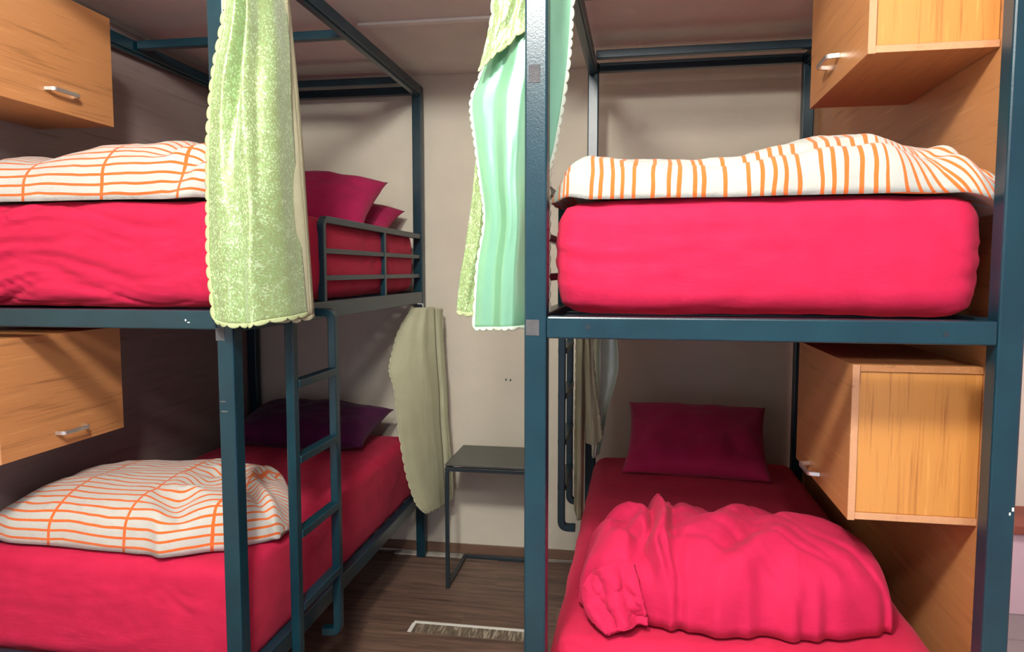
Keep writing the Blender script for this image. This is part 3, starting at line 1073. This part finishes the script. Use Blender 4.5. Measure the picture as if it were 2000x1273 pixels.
# 2. beside the middle post: satin lining showing, flecked face folded over
c2 = thing('bed_curtain', 'mint satin curtain with scalloped edge hanging left of the middle post', 'curtain', (-0.3, 1.76, 1.48))
ys = 1.765
xs2 = lambda px_: (-0.25 + (px_ - 1028) * 0.001262) * ys / 1.74
zz2 = lambda py_: 1.64 + (2.2830 - py_ * 0.001228 - 1.64) * ys / 1.74
left = [(972, -150), (962, 30), (946, 118), (920, 195), (927, 262), (937, 345), (945, 420), (930, 520), (923, 640)]
right = [(1122, -150), (1111, 20), (1106, 100), (1094, 195), (1080, 275), (1067, 345), (1067, 430), (1067, 530), (1067, 632)]
bands = [0, 0.12, 0.26, 0.42, 0.55, 0.75, 1.0]
offy = [0.012, 0.002, -0.002, -0.026, -0.024, 0.012, 0.040]
cols = []
for b_, oy in zip(bands, offy):
    cols.append([(xs2(l[0] + (r[0] - l[0]) * b_), ys + oy * (0.55 + 0.45 * i / 8), zz2(l[1] + (r[1] - l[1]) * b_))
                 for i, (l, r) in enumerate(zip(left, right))])
o = cloth('satin_lining', cols, SATIN, c2, 90, 120, 0.0008, 3.0, 0.5, scal_l=34, scal_b=8, scal_r=34, trim=SATIN_PALE_LIT, depth=0.008, rough=0.0012)
o['label'] = 'shiny mint satin side'
flap = [(966, -150), (964, 30), (954, 80), (940, 135)]
fm = [(998, -150), (996, 20), (990, 60), (978, 103)]
fr = [(1036, -150), (1034, -40), (1034, 10), (1032, 58)]
cols = [[(xs2(a_), ys - 0.028, zz2(b_)) for a_, b_ in flap], [(xs2(a_), ys - 0.036, zz2(b_)) for a_, b_ in fm],
        [(xs2(a_), ys - 0.028, zz2(b_)) for a_, b_ in fr]]
o = cloth('flecked_flap', cols, SEQ, c2, 36, 40, 0.004, 2.0, 0.2, scal_b=6, trim=TRIM_L, depth=0.011)
o['label'] = 'flecked green face folded over at the top'
bl = [(935, 200), (926, 330), (908, 470), (893, 560), (890, 606)]
br = [(985, 200), (972, 330), (965, 470), (955, 560), (950, 612)]
cols = [[(xs2(a_) * 1.035, ys + 0.06, 1.64 + (zz2(b_) - 1.64) * 1.035) for a_, b_ in bl],
        [(xs2((a_ + c_) / 2) * 1.035, ys + 0.05, 1.64 + (zz2(b_ + 4) - 1.64) * 1.035) for (a_, b_), (c_, d_) in zip(bl, br)],
        [(xs2(c_) * 1.035, ys + 0.06, 1.64 + (zz2(d_) - 1.64) * 1.035) for c_, d_ in br]]
o = cloth('flecked_panel', cols, SEQ, c2, 30, 60, 0.004, 2.0, 0.9, scal_b=4, trim=TRIM_L, depth=0.010)
o['label'] = 'flecked green face hanging behind the satin'

# 3. left lower bunk, at the wall end
c3 = thing('bed_curtain', 'plain sage curtain hanging from the left bunk side rail near the wall', 'curtain', (-1.08, 3.6, 0.4))
lft = [(-1.150, 3.70, 1.445), (-1.203, 3.60, 1.288), (-1.206, 3.50, 1.152), (-1.165, 3.45, 1.041), (-1.128, 3.41, 0.82), (-1.085, 3.39, 0.61), (-1.030, 3.38, 0.47), (-0.998, 3.38, 0.437)]
rgt = [(-1.040, 3.74, 1.445), (-1.032, 3.73, 1.30), (-1.022, 3.72, 1.15), (-1.012, 3.72, 1.02), (-1.000, 3.70, 0.80), (-0.985, 3.70, 0.61), (-0.975, 3.69, 0.47), (-0.973, 3.69, 0.392)]
cols = []
for b_, oy in ((0, 0), (0.3, -0.03), (0.62, -0.035), (0.85, -0.02), (1, 0)):
    cols.append([tuple(l[k_] + (r[k_] - l[k_]) * b_ + (oy if k_ == 1 else 0) for k_ in range(3)) for l, r in zip(lft, rgt)])
cloth('cloth_panel', cols, BEIGE, c3, 46, 90, 0.006, 1.6, 4.0, scal_l=30, scal_b=7, trim=BEIGE, depth=0.010)
cols = [[(x_ - 0.03, y_ + 0.03, z_) for x_, y_, z_ in rgt], [(x_ + 0.012, y_ + 0.05, z_ - 0.012) for x_, y_, z_ in rgt], [(x_ + 0.024, y_ + 0.08, z_ - 0.012) for x_, y_, z_ in rgt]]
cloth('cloth_back_layer', cols, BEIGE, c3, 16, 90, 0.002, 1.0, 1.0, scal_r=34, trim=BEIGE, depth=0.010)
hk = fillet([(-1.128, 3.735, 1.462), (-1.098, 3.735, 1.462), (-1.098, 3.735, 1.438), (-1.075, 3.735, 1.438)], 0.008)
sweep('curtain_hook', hk, 0.006, 0.006, (0, 1, 0), STEEL, c3)

# 4. right lower bunk, at the wall end
c4 = thing('bed_curtain', 'pale sage and satin curtain bunched beside the ladder of the right bunk', 'curtain', (-0.17, 3.3, 0.5))
cols = [[(-0.258, 3.26, 1.472), (-0.258, 3.26, 1.2), (-0.262, 3.26, 0.9), (-0.262, 3.26, 0.53)],
        [(-0.238, 3.22, 1.472), (-0.236, 3.22, 1.2), (-0.238, 3.21, 0.9), (-0.240, 3.21, 0.50)],
        [(-0.212, 3.26, 1.472), (-0.212, 3.26, 1.2), (-0.218, 3.26, 0.9), (-0.222, 3.26, 0.50)]]
cloth('cloth_fold', cols, BEIGE, c4, 24, 60, 0.006, 2.0, 2.0, scal_l=20, trim=BEIGE, depth=0.010)
cols = [[(-0.216, 3.20, 1.472), (-0.214, 3.20, 1.20), (-0.210, 3.20, 1.0), (-0.207, 3.20, 0.872)],
        [(-0.204, 3.18, 1.472), (-0.194, 3.18, 1.20), (-0.182, 3.18, 1.0), (-0.172, 3.18, 0.870)],
        [(-0.198, 3.20, 1.472), (-0.176, 3.20, 1.20), (-0.154, 3.20, 1.0), (-0.140, 3.20, 0.884)]]
cloth('cloth_flap', cols, BEIGE, c4, 22, 50, 0.003, 1.0, 3.0, scal_r=15, scal_b=4, trim=BEIGE, depth=0.009)
cols = [[(-0.190, 3.34, 1.472), (-0.190, 3.34, 1.2), (-0.190, 3.34, 1.0), (-0.190, 3.34, 0.77)],
        [(-0.150, 3.29, 1.472), (-0.150, 3.28, 1.2), (-0.160, 3.29, 1.0), (-0.178, 3.29, 0.77)],
        [(-0.110, 3.34, 1.472), (-0.105, 3.33, 1.2), (-0.130, 3.33, 1.0), (-0.160, 3.33, 0.78)],
        [(-0.095, 3.30, 1.472), (-0.070, 3.29, 1.22), (-0.115, 3.30, 1.0), (-0.150, 3.30, 0.79)]]
o = cloth('satin_lining', cols, SATIN_PALE_LIT, c4, 40, 60, 0.008, 2.5, 1.0, rough=0.006)
o['label'] = 'shiny mint satin side, paled as if lit'

for (x_, z_, w_, h_, b_, y_) in ((-1.289, 1.492, 0.004, 0.006, bedL, 1.919), (-1.281, 1.487, 0.007, 0.003, bedL, 1.919),
                                 (-1.185, 1.255, 0.018, 0.003, bedL, 1.919), (-1.182, 1.225, 0.020, 0.004, bedL, 1.919),
                                 (0.800, 1.135, 0.004, 0.008, bedR, 1.639), (0.795, 1.126, 0.003, 0.006, bedR, 1.639)):
    box('paint_chip', (x_, x_ + w_, y_, y_ + 0.0015, z_, z_ + h_), PAD if w_ > 0.01 else WHITE, b_, 0)

# ------------------------------------------------------------------ the right bunk stands a little askew: turn it and all on it about its front left foot
ang = math.radians(-0.8)
piv = Vector((RX0, RY0, 0))
Rz = Matrix.Rotation(ang, 3, 'Z')
for o in (bedR, ladR, pr, cabR1, cabR2, matRU, matRL, pilR, duvRU, duvRL, c4):
    o.location = piv + Rz @ (Vector(o.location) - piv)
    o.rotation_euler.z = ang

GROUPS = {'bunk bed': 'two-storey bunk beds', 'mattress': 'crimson-sheeted mattresses', 'pillow': 'pillows at the wall end of the beds',
          'duvet': 'duvets at the foot of the beds', 'cabinet': 'wooden wall cabinets', 'curtain': 'bunk curtains',
          'ladder': 'bunk ladders', 'panel': 'wooden side panels'}
for o in COL.objects:
    if o.parent is None and o.get('category') in GROUPS:
        o['group'] = GROUPS[o['category']]
